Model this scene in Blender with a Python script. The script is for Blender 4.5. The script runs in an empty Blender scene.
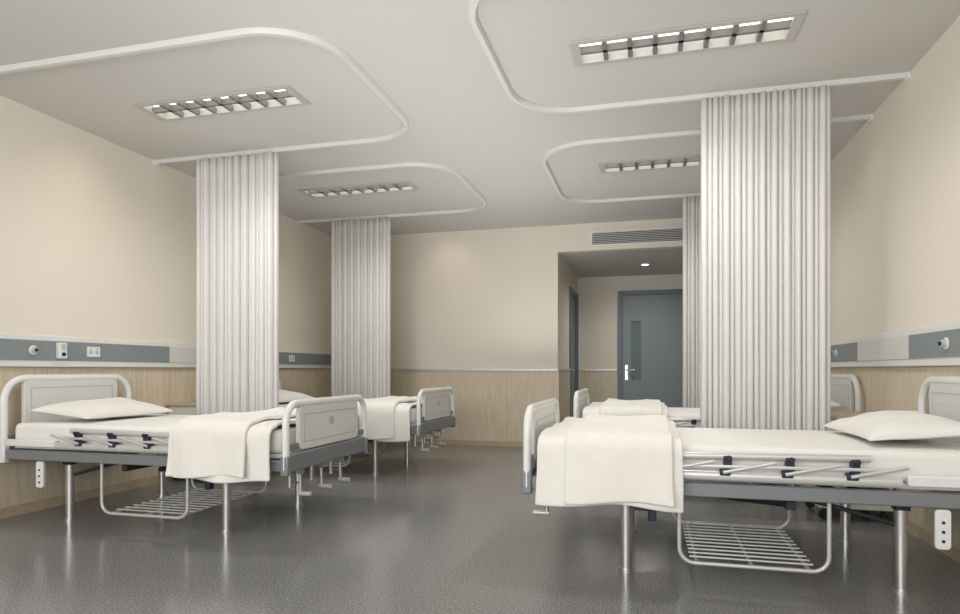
import bpy, bmesh, math, random
from mathutils import Vector, Matrix, noise
random.seed(4)
scene = bpy.context.scene
scene.view_settings.view_transform = 'Standard'
scene.view_settings.look = 'None'

# ------------------------------------------------------------ room numbers
XL, XR = -4.22, 1.575
YF, YB, YA = -2.2, 8.14, 10.5
H = 2.853
XA = -1.117      # alcove left wall
HA = 2.51        # alcove ceiling

# ------------------------------------------------------------ materials
def lin(c):
    c = c/255.0
    return c/12.92 if c <= 0.04045 else ((c+0.055)/1.055)**2.4
def rgb(r, g, b): return (lin(r), lin(g), lin(b), 1)

def mat(name, col, rough=0.6, metal=0.0, spec=0.5, noise_scale=None, noise_amt=0.04, bump=0.0,
        coat=0.0, stretch=(1, 1, 1), emit=None, emit_s=0, detail=4):
    m = bpy.data.materials.new(name); m.use_nodes = True
    nt = m.node_tree; b = nt.nodes['Principled BSDF']
    b.inputs['Base Color'].default_value = col
    b.inputs['Roughness'].default_value = rough
    b.inputs['Metallic'].default_value = metal
    b.inputs['Specular IOR Level'].default_value = spec
    b.inputs['Coat Weight'].default_value = coat
    if emit:
        b.inputs['Emission Color'].default_value = emit
        b.inputs['Emission Strength'].default_value = emit_s
    if noise_scale:
        tc = nt.nodes.new('ShaderNodeTexCoord'); mp = nt.nodes.new('ShaderNodeMapping')
        mp.inputs['Scale'].default_value = stretch
        n = nt.nodes.new('ShaderNodeTexNoise'); n.inputs['Scale'].default_value = noise_scale
        n.inputs['Detail'].default_value = detail
        nt.links.new(tc.outputs['Object'], mp.inputs['Vector']); nt.links.new(mp.outputs[0], n.inputs['Vector'])
        r = nt.nodes.new('ShaderNodeValToRGB')
        r.color_ramp.elements[0].position = 0.35; r.color_ramp.elements[1].position = 0.65
        r.color_ramp.elements[0].color = tuple(max(0, c*(1-noise_amt)) for c in col[:3])+(1,)
        r.color_ramp.elements[1].color = tuple(min(1, c*(1+noise_amt)) for c in col[:3])+(1,)
        nt.links.new(n.outputs['Fac'], r.inputs['Fac']); nt.links.new(r.outputs['Color'], b.inputs['Base Color'])
        if bump:
            bp = nt.nodes.new('ShaderNodeBump'); bp.inputs['Strength'].default_value = bump
            bp.inputs['Distance'].default_value = 0.002
            nt.links.new(n.outputs['Fac'], bp.inputs['Height']); nt.links.new(bp.outputs[0], b.inputs['Normal'])
    return m

M = {}
M['wall'] = mat('wall_paint', rgb(230, 222, 208), 0.75, noise_scale=60, noise_amt=0.012, bump=0.03)
M['ceil'] = mat('ceiling_paint', rgb(206, 204, 200), 0.8, noise_scale=40, noise_amt=0.01)
M['floor'] = mat('vinyl_floor', rgb(128, 128, 128), 0.19, spec=0.5, noise_scale=110, noise_amt=0.4, detail=2)
M['wood'] = mat('wood_laminate', rgb(211, 197, 173), 0.45, noise_scale=14, noise_amt=0.09, stretch=(4, 4, 0.25))
M['woodtop'] = mat('cabinet_wood', rgb(190, 170, 142), 0.4, noise_scale=14, noise_amt=0.09, stretch=(4, 1, 1))
M['alu'] = mat('aluminium_trim', rgb(205, 205, 203), 0.35, metal=0.3)
M['white'] = mat('white_plastic', rgb(228, 228, 224), 0.4)
M['track'] = mat('track_enamel', rgb(216, 215, 212), 0.4)
M['bluegrey'] = mat('bluegrey_panel', rgb(134, 143, 146), 0.45)
M['door'] = mat('door_paint', rgb(130, 141, 145), 0.45)
M['doorframe'] = mat('door_frame_paint', rgb(98, 115, 124), 0.4)
M['metal'] = mat('bed_frame_grey', rgb(130, 134, 138), 0.4, metal=0.2)
M['darkmetal'] = mat('dark_steel', rgb(50, 52, 56), 0.5, metal=0.3)
M['black'] = mat('black_plastic', rgb(28, 30, 38), 0.45)
M['navy'] = mat('navy_plastic', rgb(28, 33, 55), 0.45)
M['chrome'] = mat('chrome', rgb(205, 205, 205), 0.3, metal=0.9)
M['bedwhite'] = mat('bed_enamel', rgb(232, 232, 230), 0.3, coat=0.3)
M['panel'] = mat('bed_panel', rgb(218, 217, 212), 0.4)
M['sheet'] = mat('cotton_sheet', rgb(234, 232, 227), 0.9, noise_scale=9, noise_amt=0.015, bump=0.3)
M['blanket'] = mat('blanket_cloth', rgb(235, 232, 225), 0.95, noise_scale=25, noise_amt=0.015, bump=0.4)
M['greypanel'] = mat('louvre_metal', rgb(188, 185, 178), 0.4)
M['fin'] = mat('louvre_fin', rgb(125, 123, 120), 0.5)
M['glass'] = mat('vision_glass', rgb(95, 118, 108), 0.35, spec=0.3)
M['emit'] = mat('lamp_diffuser', rgb(255, 255, 255), 0.5, emit=(1, 0.985, 0.965, 1), emit_s=1.9)
M['emit2'] = mat('downlight_lens', rgb(255, 255, 255), 0.5, emit=(1, 0.95, 0.85, 1), emit_s=4)

def curtain_mat():
    m = bpy.data.materials.new('curtain_fabric'); m.use_nodes = True
    nt = m.node_tree; b = nt.nodes['Principled BSDF']; out = nt.nodes['Material Output']
    b.inputs['Base Color'].default_value = rgb(226, 224, 221); b.inputs['Roughness'].default_value = 0.7
    tr = nt.nodes.new('ShaderNodeBsdfTranslucent'); tr.inputs['Color'].default_value = rgb(215, 213, 210)
    tp = nt.nodes.new('ShaderNodeBsdfTransparent')
    m1 = nt.nodes.new('ShaderNodeMixShader'); m1.inputs[0].default_value = 0.05
    m2 = nt.nodes.new('ShaderNodeMixShader'); m2.inputs[0].default_value = 0.03
    nt.links.new(b.outputs[0], m1.inputs[1]); nt.links.new(tr.outputs[0], m1.inputs[2])
    nt.links.new(m1.outputs[0], m2.inputs[1]); nt.links.new(tp.outputs[0], m2.inputs[2])
    nt.links.new(m2.outputs[0], out.inputs['Surface'])
    return m
M['curtain'] = curtain_mat()

# ------------------------------------------------------------ mesh helpers
class P:
    """collects geometry, mapping local coords with fn"""
    def __init__(s, fn=None): s.bm = bmesh.new(); s.fn = fn or (lambda p: p)
    def v(s, p): return s.bm.verts.new(s.fn(Vector(p)))
    def box(s, x0, x1, y0, y1, z0, z1):
        vs = [s.v((x, y, z)) for x in (x0, x1) for y in (y0, y1) for z in (z0, z1)]
        for f in ((0, 1, 3, 2), (4, 6, 7, 5), (0, 4, 5, 1), (2, 3, 7, 6), (0, 2, 6, 4), (1, 5, 7, 3)):
            s.bm.faces.new([vs[i] for i in f])
    def tube(s, pts, r, n=12, cap=True, flat=None):
        pts = [Vector(p) for p in pts]; rings = []
        up = None
        for i, p in enumerate(pts):
            if i == 0: t = pts[1]-p
            elif i == len(pts)-1: t = p-pts[i-1]
            else: t = (pts[i+1]-p).normalized()+(p-pts[i-1]).normalized()
            t.normalize()
            if up is None:
                a = Vector((0, 0, 1)) if abs(t.z) < 0.9 else Vector((1, 0, 0))
                up = (a-t*a.dot(t)).normalized()
            else:
                up = (up-t*up.dot(t)).normalized()
            side = t.cross(up)
            ring = []
            for k in range(n):
                a = 2*math.pi*k/n
                if flat: o = side*math.cos(a)*flat[0]+up*math.sin(a)*flat[1]
                else: o = (side*math.cos(a)+up*math.sin(a))*r
                ring.append(s.v(p+o))
            rings.append(ring)
        for a, b in zip(rings, rings[1:]):
            for k in range(n):
                s.bm.faces.new((a[k], a[(k+1) % n], b[(k+1) % n], b[k]))
        if cap:
            s.bm.faces.new(rings[0]); s.bm.faces.new(rings[-1][::-1])
    def grid(s, rows, close=False):
        vs = [[s.v(p) for p in row] for row in rows]
        for a, b in zip(vs, vs[1:]):
            for k in range(len(a)-1):
                s.bm.faces.new((a[k], a[k+1], b[k+1], b[k]))
    def prism(s, poly, axis, a0, a1):
        def mk(p, a):
            if axis == 0: return (a, p[0], p[1])
            if axis == 1: return (p[0], a, p[1])
            return (p[0], p[1], a)
        A = [s.v(mk(p, a0)) for p in poly]; B = [s.v(mk(p, a1)) for p in poly]
        s.bm.faces.new(A); s.bm.faces.new(B[::-1])
        n = len(poly)
        for i in range(n): s.bm.faces.new((A[i], A[(i+1) % n], B[(i+1) % n], B[i]))
    def done(s, name, material, parent=None, bevel=0, smooth=True, mods=None):
        bmesh.ops.recalc_face_normals(s.bm, faces=s.bm.faces)
        me = bpy.data.meshes.new(name); s.bm.to_mesh(me); s.bm.free()
        me.materials.append(M[material])
        if smooth:
            me.polygons.foreach_set('use_smooth', [True]*len(me.polygons))
            me.set_sharp_from_angle(angle=math.radians(40))
        o = bpy.data.objects.new(name, me); scene.collection.objects.link(o)
        if parent: o.parent = parent
        if bevel:
            b = o.modifiers.new('bevel', 'BEVEL'); b.width = bevel; b.segments = 2; b.limit_method = 'ANGLE'
        if mods: mods(o)
        return o

def empty(name):
    e = bpy.data.objects.new(name, None); e.empty_display_size = 0.2
    scene.collection.objects.link(e); return e

def simple(name, material, *boxes, parent=None, bevel=0):
    p = P()
    for b in boxes: p.box(*b)
    return p.done(name, material, parent, bevel, smooth=False)

def rrect(x0, x1, y0, y1, r, n=6, corners=(1, 1, 1, 1)):
    pts = []
    for (cx, cy, a0, on, px, py) in ((x1-r, y0+r, -90, corners[0], x1, y0), (x1-r, y1-r, 0, corners[1], x1, y1),
                             (x0+r, y1-r, 90, corners[2], x0, y1), (x0+r, y0+r, 180, corners[3], x0, y0)):
        if on:
            for k in range(n+1):
                a = math.radians(a0+90*k/n); pts.append((cx+r*math.cos(a), cy+r*math.sin(a)))
        else: pts.append((px, py))
    return pts

# ------------------------------------------------------------ room shell
simple('floor', 'floor', (XL-0.12, XR+0.12, YF-0.12, YA+0.12, -0.1, 0))
simple('wall_left', 'wall', (XL-0.12, XL, YF, YB+0.12, 0, H+0.1))
simple('wall_right', 'wall', (XR, XR+0.12, YF, YA, 0, H+0.1))
simple('wall_back', 'wall', (XL, XA-0.12, YB, YB+0.12, 0, H), (XA, XR, YB, YB+0.12, HA, H))
simple('wall_alcove_left', 'wall', (XA-0.12, XA, YB, 9.42, 0, H), (XA-0.12, XA, 10.32, YA, 0, H),
       (XA-0.12, XA, 9.42, 10.32, 2.16, H))
simple('wall_alcove_back', 'wall', (XA-0.12, -0.41, YA, YA+0.12, 0, H), (0.60, XR+0.12, YA, YA+0.12, 0, H),
       (-0.41, 0.60, YA, YA+0.12, 2.21, H))
simple('ceiling_alcove', 'ceil', (XA, XR, YB+0.12, YA, HA, HA+0.1))
simple('wall_front', 'wall', (XL-0.12, XR+0.12, YF-0.12, YF, 0, 0.9), (XL-0.12, XR+0.12, YF-0.12, YF, 2.5, H+0.1),
       (XL-0.12, XL+0.5, YF-0.12, YF, 0.9, 2.5), (XR-0.5, XR+0.12, YF-0.12, YF, 0.9, 2.5), (-1.5, -1.14, YF-0.12, YF, 0.9, 2.5))
for i, (a, b) in enumerate(((XL+0.5, -1.5), (-1.14, XR-0.5))):
    mid = (a+b)/2
    simple('window_%d' % (i+1), 'white', (a, a+0.05, YF-0.1, YF-0.04, 0.9, 2.5), (b-0.05, b, YF-0.1, YF-0.04, 0.9, 2.5),
           (mid-0.03, mid+0.03, YF-0.1, YF-0.04, 0.95, 2.45), (a+0.05, b-0.05, YF-0.1, YF-0.04, 0.9, 0.95),
           (a+0.05, b-0.05, YF-0.1, YF-0.04, 2.45, 2.5))

LAMPS = [(-2.87, 3.83), (0.18, 3.75), (-2.87, 6.0), (0.18, 5.93)]
LW, LD = 0.58, 0.125
xs = sorted({XL, XR} | {a+s*LW for a, _ in LAMPS for s in (-1, 1)})
ys = sorted({YF, YB} | {b+s*LD for _, b in LAMPS for s in (-1, 1)})
p = P()
for i in range(len(xs)-1):
    for j in range(len(ys)-1):
        cx, cy = (xs[i]+xs[i+1])/2, (ys[j]+ys[j+1])/2
        if any(abs(cx-a) < LW and abs(cy-b) < LD for a, b in LAMPS): continue
        p.box(xs[i], xs[i+1], ys[j], ys[j+1], H, H+0.02)
p.done('ceiling', 'ceil', smooth=False)

for (a, b) in LAMPS:
    e = empty('ceiling_grid_light')
    simple('housing', 'greypanel', (a-LW, a-LW+0.01, b-LD, b+LD, H, H+0.12), (a+LW-0.01, a+LW, b-LD, b+LD, H, H+0.12),
           (a-LW+0.01, a+LW-0.01, b-LD, b-LD+0.01, H, H+0.12), (a-LW+0.01, a+LW-0.01, b+LD-0.01, b+LD, H, H+0.12),
           (a-LW, a+LW, b-LD, b+LD, H+0.12, H+0.13), parent=e)
    simple('trim_frame', 'greypanel', (a-LW-0.03, a+LW+0.03, b-LD-0.022, b-LD+0.012, H-0.010, H-0.001),
           (a-LW-0.03, a+LW+0.03, b+LD-0.012, b+LD+0.022, H-0.010, H-0.001),
           (a-LW-0.03, a-LW+0.02, b-LD+0.012, b+LD-0.012, H-0.010, H-0.001),
           (a+LW-0.02, a+LW+0.03, b-LD+0.012, b+LD-0.012, H-0.010, H-0.001), parent=e)
    p = P()
    for k in range(1, 8):
        x = a-LW+0.02+k*(2*LW-0.04)/8
        p.box(x-0.013, x+0.013, b-LD+0.012, b+LD-0.012, H-0.008, H+0.03)
    p.box(a-LW+0.012, a+LW-0.012, b-0.013, b+0.013, H-0.008, H+0.03)
    p.done('louvre', 'fin', e, smooth=False)
    simple('diffuser', 'emit', (a-LW+0.015, a+LW-0.015, b-LD+0.015, b+LD-0.015, H+0.043, H+0.053), parent=e)

# wainscot and trims
W = 0.015
simple('trim_1', 'wood', (XL, XL+W, YF, YB, 0.07, 1.02))
simple('trim_2', 'wood', (XR-W, XR, YF, YA, 0.07, 1.02))
simple('trim_3', 'wood', (XL+W, XA, YB-W, YB, 0.07, 0.985))
simple('trim_4', 'wood', (XA, XA+W, YB-W, 9.36, 0.07, 0.985), (XA, XA+W, 10.38, YA, 0.07, 0.985))
simple('trim_5', 'wood', (XA+W, -0.48, YA-W, YA, 0.07, 0.985), (0.67, XR-W, YA-W, YA, 0.07, 0.985))
simple('trim_6', 'alu', (XL+W, XA+0.02, YB-W-0.012, YB, 0.985, 1.02), (XA, XA+0.025, YB-W-0.012, 9.36, 0.985, 1.02),
       (XA+0.025, -0.48, YA-0.027, YA, 0.985, 1.02), (0.67, XR-W, YA-0.027, YA, 0.985, 1.02), bevel=0.004)
simple('baseboard_left', 'woodtop', (XL, XL+W+0.002, YF, YB, 0, 0.07))
simple('baseboard_right', 'woodtop', (XR-W-0.002, XR, YF, YA, 0, 0.07))
simple('baseboard_back', 'woodtop', (XL+W+0.002, XA, YB-W-0.002, YB, 0, 0.07), (XA, XA+W, YB-W-0.002, 9.36, 0, 0.07),
       (XA+W, -0.48, YA-W-0.002, YA, 0, 0.07))
p = P()
for k in range(1, 3): x = XL+k*1.22; p.box(x-0.002, x+0.002, YB-W-0.001, YB-W+0.004, 0.07, 0.985)
for k in range(1, 7): y = k*1.22; p.box(XL+W-0.004, XL+W+0.001, y-0.002, y+0.002, 0.07, 1.02)
p.done('trim_7', 'woodtop', smooth=False)

# ------------------------------------------------------------ bedhead service panels
def service_panel(wx, sgn, y0, y1, white_segs, items):
    e = empty('bedhead_service_panel')
    d = 0.045
    X = lambda a, b: (min(wx+sgn*a, wx+sgn*b), max(wx+sgn*a, wx+sgn*b))
    a = X(0, d); f = X(d, d+0.006)
    simple('body', 'white', (*a, y0, y1, 1.022, 1.25), parent=e, bevel=0.006)
    segs = []; last = y0+0.01
    for (s, t) in sorted(white_segs):
        segs.append((last, s-0.006, 0)); segs.append((s, t, 1)); last = t+0.006
    segs.append((last, y1-0.01, 0))
    pb, pw = P(), P()
    for s, t, w in segs:
        (pw if w else pb).box(*f, s, t, 1.068, 1.21)
    pb.done('blue_insert', 'bluegrey', e, smooth=False); pw.done('white_insert', 'panel', e, smooth=False)
    q, r, k = P(), P(), P()
    for kind, y in items:
        if kind == 'gas':
            q.tube([(wx+sgn*(d+0.006), y, 1.14), (wx+sgn*(d+0.012), y, 1.14)], 0.034, 20)
            r.tube([(wx+sgn*(d+0.012), y, 1.14), (wx+sgn*(d+0.035), y, 1.14)], 0.02, 16)
            k.tube([(wx+sgn*(d+0.035), y, 1.14), (wx+sgn*(d+0.042), y, 1.14)], 0.012, 12)
        elif kind == 'box':
            q.box(*X(d+0.006, d+0.04), y-0.032, y+0.032, 1.085, 1.2)
            r.box(*X(d+0.04, d+0.046), y-0.018, y+0.018, 1.15, 1.19)
            k.tube([(wx+sgn*(d+0.04), y, 1.115), (wx+sgn*(d+0.048), y, 1.115)], 0.014, 14)
        else:
            q.box(*X(d+0.006, d+0.014), y-0.06, y+0.06, 1.1, 1.18)
            for o in (-0.028, 0.028):
                k.box(*X(d+0.014, d+0.0155), y+o-0.010, y+o-0.006, 1.125, 1.15)
                k.box(*X(d+0.014, d+0.0155), y+o+0.006, y+o+0.010, 1.125, 1.15)
                k.box(*X(d+0.014, d+0.0155), y+o-0.003, y+o+0.003, 1.158, 1.166)
    q.done('outlet_plates', 'white', e, bevel=0.003); r.done('outlet_valves', 'alu', e); k.done('outlet_sockets', 'black', e)
service_panel(XL, 1, 1.2, 7.9, [(4.84, 5.3)], [('gas', 3.52), ('box', 3.73), ('sock', 4.02), ('sock', 6.87), ('box', 6.0), ('gas', 5.8)])
service_panel(XR, -1, 1.2, 7.9, [(4.39, 5.36), (1.8, 2.3)], [('gas', 3.88), ('sock', 3.3), ('gas', 5.92), ('box', 6.16)])

# ------------------------------------------------------------ doors
def door_back():
    e = empty('door_1')
    x0, x1, z1 = -0.47, 0.66, 2.27
    y = YA
    simple('frame', 'doorframe', (x0, x0+0.07, y-0.03, y+0.1, 0, z1), (x1-0.07, x1, y-0.03, y+0.1, 0, z1),
           (x0+0.07, x1-0.07, y-0.03, y+0.1, z1-0.07, z1), parent=e, bevel=0.005)
    a, b = x0+0.07, x1-0.07; wx0, wx1, wz0, wz1 = -0.25, -0.12, 0.85, 1.78
    simple('leaf', 'door', (a, wx0, y+0.01, y+0.06, 0.005, z1-0.07), (wx1, b, y+0.01, y+0.06, 0.005, z1-0.07),
           (wx0, wx1, y+0.01, y+0.06, 0.005, wz0), (wx0, wx1, y+0.01, y+0.06, wz1, z1-0.07), parent=e)
    simple('vision_trim', 'doorframe', (wx0-0.012, wx0, y+0.002, y+0.012, wz0, wz1), (wx1, wx1+0.012, y+0.002, y+0.012, wz0, wz1),
           (wx0-0.012, wx1+0.012, y+0.002, y+0.012, wz1, wz1+0.012), (wx0-0.012, wx1+0.012, y+0.002, y+0.012, wz0-0.012, wz0), parent=e)
    simple('vision_glass', 'glass', (wx0, wx1, y+0.03, y+0.035, wz0, wz1), parent=e)
    p = P(); hx = -0.335
    p.box(hx-0.022, hx+0.022, y-0.002, y+0.01, 0.84, 1.08)
    p.tube([(hx, y-0.002, 1.0), (hx, y-0.05, 1.0), (hx+0.02, y-0.055, 1.0), (hx+0.13, y-0.055, 1.0)], 0.011, 10)
    p.done('handle', 'chrome', e)
door_back()
def door_side():
    e = empty('door_2')
    y0, y1, z1 = 9.36, 10.38, 2.22; x = XA
    simple('frame', 'doorframe', (x-0.1, x+0.03, y0, y0+0.07, 0, z1), (x-0.1, x+0.03, y1-0.07, y1, 0, z1),
           (x-0.1, x+0.03, y0+0.07, y1-0.07, z1-0.07, z1), parent=e, bevel=0.005)
    simple('leaf', 'door', (x-0.07, x-0.02, y0+0.07, y1-0.07, 0.005, z1-0.07), parent=e)
    p = P()
    p.box(x-0.02, x-0.008, y0+0.12, y0+0.165, 0.84, 1.08)
    p.tube([(x-0.008, y0+0.14, 1.0), (x+0.04, y0+0.14, 1.0), (x+0.045, y0+0.16, 1.0), (x+0.045, y0+0.27, 1.0)], 0.011, 10)
    p.done('handle', 'chrome', e)
door_side()

# ------------------------------------------------------------ air conditioning grille
e = empty('air_conditioning_grille')
gx0, gx1, gz0, gz1 = -0.71, 0.85, 2.555, 2.755
simple('frame', 'white', (gx0, gx1, YB-0.02, YB, gz0, gz0+0.025), (gx0, gx1, YB-0.02, YB, gz1-0.025, gz1),
       (gx0, gx0+0.03, YB-0.02, YB, gz0+0.025, gz1-0.025), (gx1-0.03, gx1, YB-0.02, YB, gz0+0.025, gz1-0.025), parent=e)
simple('backing', 'darkmetal', (gx0+0.03, gx1-0.03, YB-0.003, YB, gz0+0.025, gz1-0.025), parent=e)
p = P()
for k in range(7):
    z = gz0+0.035+k*0.0215
    p.prism([(YB-0.022, z), (YB-0.02, z-0.002), (YB-0.004, z+0.012), (YB-0.006, z+0.014)], 0, gx0+0.03, gx1-0.03)
p.done('slats', 'white', e, smooth=False)

# alcove downlight
e = empty('recessed_downlight')
p = P(); p.tube([(-0.04, 9.37, HA-0.012), (-0.04, 9.37, HA)], 0.07, 24); p.done('ring', 'white', e)
p = P(); p.tube([(-0.04, 9.37, HA-0.016), (-0.04, 9.37, HA-0.012)], 0.045, 24); p.done('lens', 'emit2', e)

# ------------------------------------------------------------ curtain tracks
def track(wx, xe, y0, y1):
    r = 0.42; s = 1 if xe > wx else -1
    pts = [Vector((wx, y0, 0)), ]
    n = 14
    for k in range(n+1):
        a = math.radians(-90+90*k/n)
        pts.append(Vector((xe-s*r+s*r*math.cos(a), y0+r+r*math.sin(a), 0)))
    for k in range(n+1):
        a = math.radians(90*k/n)
        pts.append(Vector((xe-s*r+s*r*math.cos(a), y1-r+r*math.sin(a), 0)))
    pts.append(Vector((wx, y1, 0)))
    p = P(); prof = [(-0.024, 0), (0.024, 0), (0.024, -0.012), (0.014, -0.03), (-0.014, -0.03), (-0.024, -0.012)]
    rows = []
    for i, q in enumerate(pts):
        t = (pts[min(i+1, len(pts)-1)]-pts[max(i-1, 0)]).normalized(); nn = Vector((-t.y, t.x, 0))
        rows.append([(q.x+nn.x*a, q.y+nn.y*a, H-0.0005+b) for a, b in prof+prof[:1]])
    p.grid(rows)
    bmesh.ops.remove_doubles(p.bm, verts=p.bm.verts, dist=1e-5)
    e = empty('curtain_track')
    p.done('rail', 'track', e)
    q = P()
    for y in (y0, y1):
        q.box(min(wx, wx+s*0.02), max(wx, wx+s*0.02), y-0.035, y+0.035, H-0.045, H-0.001)
    q.done('wall_bracket', 'white', e, bevel=0.004)
track(XL, -1.72, 3.03, 4.72)
track(XL, -1.72, 5.35, 7.08)
track(XR, -0.89, 2.85, 4.53)
track(XR, -0.89, 5.2, 7.05)

def curtain(x0, x1, y, folds, seed, amp=0.045):
    """pencil-pleat curtain: rounded tubular pleats towards the bed, with narrow deep tucks between them"""
    rnd = random.Random(seed)
    p = P()
    amps = [amp*(rnd.uniform(0.85, 1.15) if f % 2 == 0 else rnd.uniform(0.55, 0.8)) for f in range(folds)]
    wid = [rnd.uniform(0.9, 1.15)*(1.15 if f % 2 == 0 else 0.85) for f in range(folds)]
    tot = sum(wid); cum = [0]
    for w in wid: cum.append(cum[-1]+w/tot)
    ztop, zbot = H-0.032, 0.34
    zs = [ztop-(ztop-zbot)*k/24 for k in range(25)]
    rows = []; N = 16
    for z in zs:
        t = (ztop-z)/(ztop-zbot); row = []
        for f in range(folds):
            wf = (x1-x0)*(cum[f+1]-cum[f])
            for k in range(N):
                # parametrise a rounded lobe; flanks lean slightly outward so the tucks close up
                a = math.pi*k/N
                c = 0.5-0.5*math.cos(a)
                lob = math.sin(a)**0.8
                xx = x0+(x1-x0)*cum[f]+wf*(c-0.06*math.sin(2*a))
                yy = y+amp*0.5-amps[f]*1.25*lob+0.003*t*math.sin(xx*23+seed+t*2)
                xx += 0.0015*t*math.sin(t*5+f*1.7)
                row.append((xx, yy, z))
        row.append((x1, y+amp*0.5, z))
        rows.append(row)
    p.grid(rows)
    e = empty('privacy_curtain')
    def md(o):
        s = o.modifiers.new('solid', 'SOLIDIFY'); s.thickness = 0.0015
    p.done('fabric', 'curtain', e, mods=md)
    q = P()
    for f in range(folds):
        xx = x0+(x1-x0)*cum[f]+0.01
        q.box(xx-0.004, xx+0.004, y-0.006, y+0.006, H-0.044, H-0.031)
    q.done('gliders', 'white', e, smooth=False)
curtain(-3.78, -3.0, 4.72, 20, 1, 0.05)
curtain(-3.74, -2.98, 7.08, 18, 2, 0.05)
curtain(0.345, 1.135, 4.53, 22, 3, 0.045)
curtain(0.355, 1.135, 7.05, 20, 5, 0.045)

# ------------------------------------------------------------ beds
L, BW = 2.1, 1.07
def arc_frame(u, z0, z1, r, v0=0.0, v1=BW, n=8):
    pts = [(u, v0, z0)]
    for k in range(n+1):
        a = math.radians(180-90*k/n); pts.append((u, v0+r+r*math.cos(a), z1-r+r*math.sin(a)))
    for k in range(n+1):
        a = math.radians(90-90*k/n); pts.append((u, v1-r+r*math.cos(a), z1-r+r*math.sin(a)))
    pts.append((u, v1, z0)); return pts

def bed(xf, y0, s, seed):
    fn = lambda p: Vector((xf+s*p.x, y0+p.y, p.z))
    e = empty('hospital_bed')
    LU = (0.475, 1.675)
    p = P(fn)
    for u in LU:
        for v in (0.12, 0.95):
            p.tube([(u, v, 0.018), (u, v, 0.43)], 0.026, 18)
            p.tube([(u, v, 0.0), (u, v, 0.008), (u, v, 0.02)], 0.034, 18)
    p.done('legs', 'chrome', e)
    p = P(fn)
    for v in (0.0, BW-0.035): p.box(0.02, 2.08, v, v+0.035, 0.41, 0.475)
    for u in (0.53, 1.58): p.box(u, u+0.05, 0.036, BW-0.036, 0.415, 0.465)
    for u in (0.02, 2.045): p.box(u, u+0.035, 0.036, BW-0.036, 0.41, 0.475)
    p.done('frame_beams', 'metal', e, bevel=0.006)
    p = P(fn)
    p.box(-0.022, 0.018, 0.028, BW-0.028, 0.405, 0.51)
    p.box(2.082, 2.118, 0.03, BW-0.03, 0.405, 0.52)
    p.done('end_rails', 'metal', e, bevel=0.008)
    p = P(fn)
    p.box(0.3, 1.9, 0.30, 0.335, 0.37, 0.405); p.box(0.3, 1.9, 0.73, 0.765, 0.37, 0.405)
    p.box(0.62, 0.66, 0.1, BW-0.1, 0.33, 0.37); p.box(1.2, 1.24, 0.1, BW-0.1, 0.35, 0.39)
    p.tube([(0.6, 0.5, 0.36), (1.3, 0.5, 0.30)], 0.018, 10)
    p.tube([(1.3, 0.62, 0.3), (1.75, 0.62, 0.40)], 0.018, 10)
    for v in (0.13, 0.93):
        p.tube([(0.62, v, 0.41), (0.56, v, 0.33), (0.47, v, 0.33)], 0.012, 8)
        p.tube([(1.68, v, 0.30), (1.3, v, 0.40)], 0.012, 8)
    p.done('linkage', 'darkmetal', e, bevel=0.003)
    p = P(fn)
    for u in LU:
        for v in (0.12, 0.95): p.box(u-0.03, u+0.03, v-0.03, v+0.03, 0.375, 0.41)
    p.box(0.58, 0.62, 0.1, 0.14, 0.26, 0.36); p.box(0.51, 0.6, 0.1, 0.15, 0.31, 0.345)
    p.done('leg_brackets', 'navy', e, bevel=0.004)
    p = P(fn)
    p.box(0.04, 2.06, 0.05, BW-0.05, 0.478, 0.505)
    p.done('deck', 'bedwhite', e, bevel=0.005)
    p = P(fn)
    for v in (-0.012, BW-0.014): p.box(1.66, 2.06, v, v+0.026, 0.50, 0.545)
    p.done('deck_edge', 'bedwhite', e, bevel=0.005)
    # mattress
    p = P(fn)
    def sec(u, k):
        v0, v1, z0, z1, r = 0.03+k, BW-0.03-k, 0.506, 0.645-k*0.5, 0.035
        return [(u, a, b) for a, b in rrect(v0, v1, z0, z1, r, 5)]
    us = [(0.05, 0.03), (0.058, 0.012), (0.075, 0)]+[(0.1+1.9*k/10, 0) for k in range(11)]+[(2.025, 0), (2.042, 0.012), (2.05, 0.03)]
    rows = []
    for u, k in us:
        r = sec(u, k); rows.append(r+r[:1])
    p.grid(rows)
    bmesh.ops.remove_doubles(p.bm, verts=p.bm.verts, dist=1e-5)
    for ends in (0, 1):
        lim = [v for v in p.bm.verts if abs(v.co.x-(xf+s*(0.05 if ends == 0 else 2.05))) < 1e-4]
        bmesh.ops.contextual_create(p.bm, geom=[ed for ed in p.bm.edges if all(v in lim for v in ed.verts)])
    p.done('mattress', 'sheet', e)
    def guard(vc, o):
        p = P(fn); u0, u1 = 0.38, 1.63
        p.tube([(u0, vc, 0.515), (u1, vc, 0.515)], 0.02, 12, flat=(0.012, 0.022))
        p.tube([(u0+0.0, vc, 0.60), (u1-0.12, vc, 0.615)], 0.02, 12, flat=(0.012, 0.016))
        p.tube([(u0+0.05, vc+o*0.014, 0.555), (u1-0.05, vc+o*0.014, 0.57)], 0.01, 8, flat=(0.005, 0.009))
        for k in range(5):
            ub = 0.41+0.26*k
            p.tube([(ub-0.02, vc+o*0.02, 0.535), (ub+0.20, vc+o*0.02, 0.585)], 0.01, 8, flat=(0.004, 0.008))
        p.done('guard_rail', 'alu', e)
        q = P(fn)
        for k in range(5):
            ub = 0.41+0.26*k
            q.box(ub-0.018, ub+0.018, vc-0.017, vc+0.017, 0.53, 0.610)
            q.box(ub-0.034, ub+0.012, vc-0.02, vc+0.02, 0.52, 0.550)
            q.tube([(ub+0.005, vc+o*0.016, 0.60), (ub+0.005, vc+o*0.028, 0.60)], 0.014, 10)
        q.done('guard_hinges', 'navy', e, bevel=0.004)
    guard(-0.024, -1); guard(BW+0.024, 1)
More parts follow.
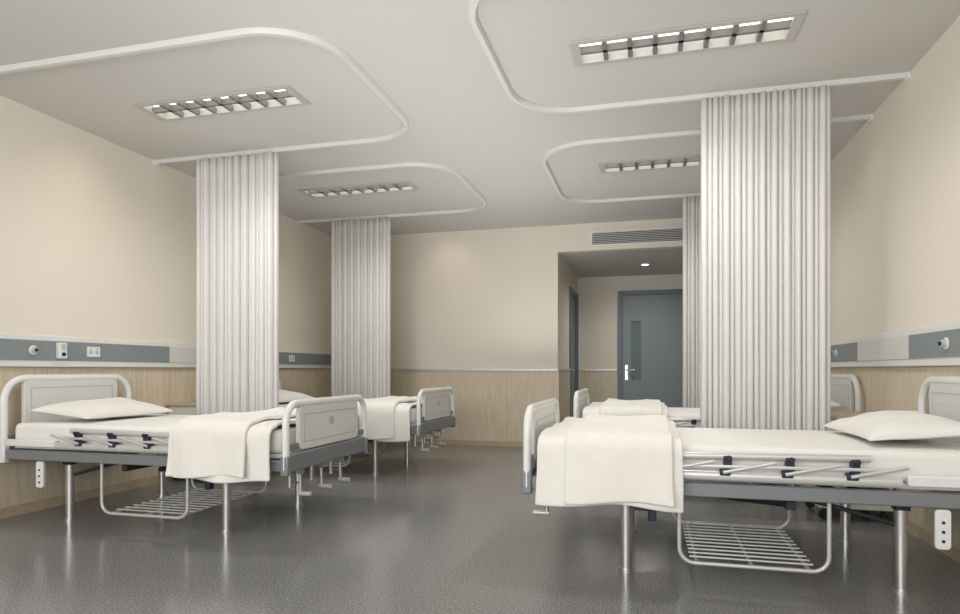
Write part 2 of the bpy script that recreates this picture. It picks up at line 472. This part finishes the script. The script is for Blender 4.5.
    for nm, u, z0, z1, r in (('footboard', -0.002, 0.42, 0.80, 0.11), ('headboard', 2.10, 0.42, 0.945, 0.15)):
        p = P(fn)
        p.tube(arc_frame(u, z0, z1, r, 0.01, BW-0.01), 0.024, 14, flat=(0.024, 0.02))
        p.done(nm+'_frame', 'bedwhite', e)
        p = P(fn)
        vp0, vp1 = 0.14, BW-0.14
        zp1 = z1-0.012
        p.prism(rrect(vp0, vp1, 0.52, zp1, 0.04, 5), 0, u-0.014, u+0.014)
        p.done(nm+'_panel', 'panel', e, bevel=0.004)
        p = P(fn)
        zz = z1-0.02
        a = [(vp0+0.05, 0.565), (vp1-0.05, 0.565), (vp1-0.05, zz-0.045), (vp0+0.05, zz-0.045)]
        for w in (-0.0165, 0.0135):
            p.box(u+w, u+w+0.003, a[0][0], a[1][0], a[0][1], a[0][1]+0.005)
            p.box(u+w, u+w+0.003, a[0][0], a[1][0], a[2][1]-0.005, a[2][1])
            p.box(u+w, u+w+0.003, a[0][0], a[0][0]+0.005, a[0][1], a[2][1])
            p.box(u+w, u+w+0.003, a[1][0]-0.005, a[1][0], a[0][1], a[2][1])
        p.done(nm+'_moulding', 'greypanel', e)
        p = P(fn)
        for v in (0.02, vp1-0.01):
            p.box(u-0.008, u+0.008, v, v+0.13, 0.53, 0.565)
        p.done(nm+'_lugs', 'metal', e, bevel=0.003)
        p = P(fn)
        for v in (0.01, BW-0.01):
            p.box(u-0.026, u+0.026, v-0.023, v+0.023, 0.385, 0.50)
        p.done(nm+'_sleeves', 'metal' if nm == 'footboard' else 'bedwhite', e, bevel=0.008)
    p = P(fn)
    p.box(-0.0185, -0.0165, 0.505, 0.565, 0.645, 0.695)
    p.done('label', 'greypanel', e)
    p = P(fn)
    for v in (0.002, BW-0.02):
        p.prism(rrect(1.765, 1.825, 0.235, 0.405, 0.015, 3), 1, v, v+0.018)
    p.done('head_brackets', 'bedwhite', e, bevel=0.003)
    p = P(fn)
    for z in (0.27, 0.31, 0.35): p.tube([(1.795, -0.001, z), (1.795, 0.003, z)], 0.007, 12)
    p.done('bracket_holes', 'darkmetal', e)
    p = P(fn); q = P(fn)
    for v in (0.27, 0.535, 0.80):
        p.tube([(0.6, v, 0.385), (0.05, v, 0.375)], 0.011, 10)
        p.tube([(0.06, v, 0.39), (0.055, v, 0.23)], 0.011, 10)
        p.tube([(0.13, v, 0.39), (0.13, v, 0.27)], 0.014, 10)
        p.tube([(0.07, v, 0.375), (0.04, v, 0.375)], 0.022, 12)
        p.tube([(0.055, v, 0.30), (0.13, v, 0.30)], 0.008, 8)
        q.tube([(0.07, v, 0.235), (-0.015, v, 0.235)], 0.015, 10)
    p.done('crank_rods', 'chrome', e); q.done('crank_grips', 'alu', e)
    p = P(fn)
    ra, rb, zr = 0.725, 1.375, 0.08
    def U(v):
        pts = [(ra, v, 0.40)]; r = 0.07
        for k in range(7):
            a = math.radians(180+90*k/6); pts.append((ra+r+r*math.cos(a), v, zr+r+r*math.sin(a)))
        for k in range(7):
            a = math.radians(270+90*k/6); pts.append((rb-r+r*math.cos(a), v, zr+r+r*math.sin(a)))
        pts.append((rb, v, 0.40)); return pts
    p.tube(U(0.08), 0.010, 10); p.tube(U(0.92), 0.010, 10)
    p.box(0.69, 0.74, 0.06, 0.10, 0.40, 0.412); p.box(1.36, 1.41, 0.06, 0.10, 0.40, 0.412)
    for uu in (ra+0.08, rb-0.08, (ra+rb)/2): p.tube([(uu, 0.08, zr+0.003), (uu, 0.92, zr+0.003)], 0.008, 8)
    for k in range(1, 12):
        v = 0.08+0.84*k/12; p.tube([(ra+0.05, v, zr+0.011), (rb-0.05, v, zr+0.011)], 0.005, 8)
    p.done('storage_rack', 'alu', e)

    # pillow (own object)
    p = P(fn); n = 28; a, b, h = 0.235, 0.40, 0.08
    def pil(sgn):
        rows = []
        for i in range(n+1):
            row = []
            for j in range(n+1):
                S = math.sin(math.pi*(i/n-0.5)); T = math.sin(math.pi*(j/n-0.5))
                u = a*S*(0.86+0.14*T*T); v = b*T*(0.91+0.09*S*S)
                f = (max(0, (1-S**2))*max(0, (1-T**2)))**0.38
                z = h*f
                z += 0.012*f*noise.noise(Vector((u*9+seed, v*9, seed)))
                zz = z if sgn > 0 else -0.4*z
                zb = 0.03+0.045*(S+1)/2
                row.append((1.79+u, 0.535+v, 0.648+zb+zz+0.02*abs(noise.noise(Vector((u*3, v*3, seed*2.0))))*f))
            rows.append(row)
        return rows
    p.grid(pil(1)); p.grid(pil(-1))
    bmesh.ops.remove_doubles(p.bm, verts=p.bm.verts, dist=1e-5)
    p.done('pillow', 'sheet')

    # blanket (own object)
    be = empty('blanket')
    def cloth(nm, u0, u1, off, drop_near, drop_far, sd, thick):
        path = []
        va, vb, zt, r = -0.06-off, BW+0.06+off, 0.668+off, 0.065+off
        for k in range(13): path.append((va, drop_near+(zt-r-drop_near)*k/12, (1-k/12)))
        for k in range(1, 9):
            t = math.radians(180-90*k/8); path.append((va+r+r*math.cos(t), zt-r+r*math.sin(t), 0))
        for k in range(1, 22): path.append((va+r+(vb-va-2*r)*k/22, zt, -1))
        for k in range(0, 9):
            t = math.radians(90-90*k/8); path.append((vb-r+r*math.cos(t), zt-r+r*math.sin(t), 0))
        for k in range(1, 13): path.append((vb, zt-r-(zt-r-drop_far)*k/12, k/12))
        m = 40; rows = []
        for i in range(m+1):
            f = i/m; row = []
            for (v, z, d) in path:
                u = u0+(u1-u0)*f
                nz = noise.noise(Vector((u*5+sd, v*4, z*3)))
                n2 = noise.noise(Vector((u*14, v*9+sd, z*7)))
                if d >= 0:
                    w = 0.016*d*math.sin(u*17+sd)+0.010*d*nz*2
                    side = -1 if v < 0.5 else 1
                    v2 = v+side*(w+0.010*d+0.004*n2)
                    z2 = z+d*0.012*math.sin(u*9+sd)
                    u2 = u+d*0.012*(f-0.5)+0.008*n2*d
                else:
                    v2 = v; z2 = z+max(0, 0.008+0.016*nz+0.006*n2); u2 = u+0.010*noise.noise(Vector((v*4, sd, u)))
                row.append((u2, v2, z2))
            rows.append(row)
        p = P(fn); p.grid(rows)
        def md(o):
            so = o.modifiers.new('s', 'SOLIDIFY'); so.thickness = thick; so.offset = 0
            bv = o.modifiers.new('b', 'BEVEL'); bv.width = thick*0.4; bv.segments = 3; bv.limit_method = 'ANGLE'; bv.angle_limit = math.radians(50)
        p.done(nm, 'blanket', be, mods=md)
    cloth('lower_layer', 0.06, 0.735, 0.0, 0.355, 0.40, seed*1.3, 0.022)
    cloth('folded_layer', 0.20, 0.69, 0.026, 0.375, 0.44, seed*2.1+3, 0.024)
    return e
bed(-2.03, 3.27, -1, 1)
bed(-2.03, 5.48, -1, 2)
bed(-0.58, 3.12, 1, 3)
bed(-0.58, 5.32, 1, 4)

# ------------------------------------------------------------ bedside cabinets
def cabinet(wx, s, y0):
    e = empty('bedside_cabinet')
    fn = lambda p: Vector((wx+s*p.x, y0+p.y, p.z))
    w, d, h = 0.46, 0.44, 0.70
    p = P(fn); p.box(0.02, 0.02+d, 0, w, 0.08, h-0.03); p.done('carcass', 'white', e, bevel=0.005)
    p = P(fn); p.box(0.01, 0.05+d, -0.015, w+0.015, h-0.028, h); p.done('top', 'woodtop', e, bevel=0.006)
    p = P(fn); p.box(0.021+d, 0.037+d, 0.012, w-0.012, 0.50, h-0.045); p.box(0.021+d, 0.037+d, 0.012, w-0.012, 0.10, 0.485)
    p.done('fronts', 'wood', e, bevel=0.004)
    p = P(fn)
    p.tube([(0.037+d, w/2-0.06, 0.59), (0.06+d, w/2-0.05, 0.59), (0.06+d, w/2+0.05, 0.59), (0.037+d, w/2+0.06, 0.59)], 0.006, 8)
    p.tube([(0.037+d, 0.06, 0.34), (0.06+d, 0.06, 0.35), (0.06+d, 0.06, 0.43), (0.037+d, 0.06, 0.44)], 0.006, 8)
    p.done('handles', 'chrome', e)
    p = P(fn)
    for a in (0.06, d-0.02):
        for b in (0.05, w-0.05):
            p.tube([(a, b-0.012, 0.03), (a, b+0.012, 0.03)], 0.03, 16)
            p.box(a-0.012, a+0.012, b-0.018, b+0.018, 0.05, 0.082)
    p.done('casters', 'black', e)
cabinet(XL+W, 1, 4.84)
cabinet(XR-W, -1, 4.68)

# ------------------------------------------------------------ lights
def area(name, loc, rot, sx, sy, power, col=(1, 1, 1)):
    l = bpy.data.lights.new(name, 'AREA'); l.shape = 'RECTANGLE'; l.size = sx; l.size_y = sy; l.energy = power; l.color = col
    o = bpy.data.objects.new(name, l); o.location = loc; o.rotation_euler = rot; scene.collection.objects.link(o)
def spot(name, loc, target, power, ang, col):
    l = bpy.data.lights.new(name, 'SPOT'); l.energy = power; l.spot_size = math.radians(ang); l.spot_blend = 1.0
    l.color = col; l.shadow_soft_size = 0.1
    o = bpy.data.objects.new(name, l); o.location = loc
    o.rotation_euler = (Vector(target)-Vector(loc)).to_track_quat('-Z', 'Y').to_euler(); scene.collection.objects.link(o)
for i, (a, b) in enumerate(((XL+0.5, -1.5), (-1.14, XR-0.5))):
    area('window_fill', ((a+b)/2, YF+0.02, 1.7), (math.radians(90), 0, 0), b-a-0.1, 1.5, 84, (0.99, 0.99, 1))  # added area lamps inside the unseen front windows, soft fill for the room
# added fill lamp without a fixture, brightens the ceiling along the aisle
area('ceiling_fill', (-1.3, 3.6, 1.15), (math.radians(180), 0, 0), 0.9, 8.0, 48, (1, 0.99, 0.98))
for a, b in LAMPS:
    spot('grid_light_beam', (a, b, H-0.03), (a, b, 0), 62, 168, (1, 0.985, 0.965))
warm = (1, 0.86, 0.68)
spot('wall_washer', (XL+0.5, 3.9, H-0.02), (XL, 3.9, 1.9), 5, 110, warm)
spot('wall_washer', (-2.55, YB-0.5, H-0.02), (-2.55, YB, 2.1), 6, 110, warm)
spot('wall_washer', (XR-0.5, 5.1, H-0.02), (XR, 5.1, 1.9), 3, 110, warm)
spot('alcove_spot', (-0.04, 9.37, HA-0.03), (-0.04, 9.37, 0), 70, 168, (1, 0.97, 0.92))

w = bpy.data.worlds.new('world'); scene.world = w; w.use_nodes = True
w.node_tree.nodes['Background'].inputs[0].default_value = (0.85, 0.92, 1, 1)
w.node_tree.nodes['Background'].inputs[1].default_value = 1.0

# ------------------------------------------------------------ camera
cam = bpy.data.cameras.new('camera'); co = bpy.data.objects.new('camera', cam); scene.collection.objects.link(co)
co.location = (0, 0, 1.0); co.rotation_euler = (math.radians(90), 0, math.atan(168/637))
cam.sensor_width = 36; cam.lens = 36*637/960; cam.shift_y = 63/960; cam.clip_start = 0.05
scene.camera = co
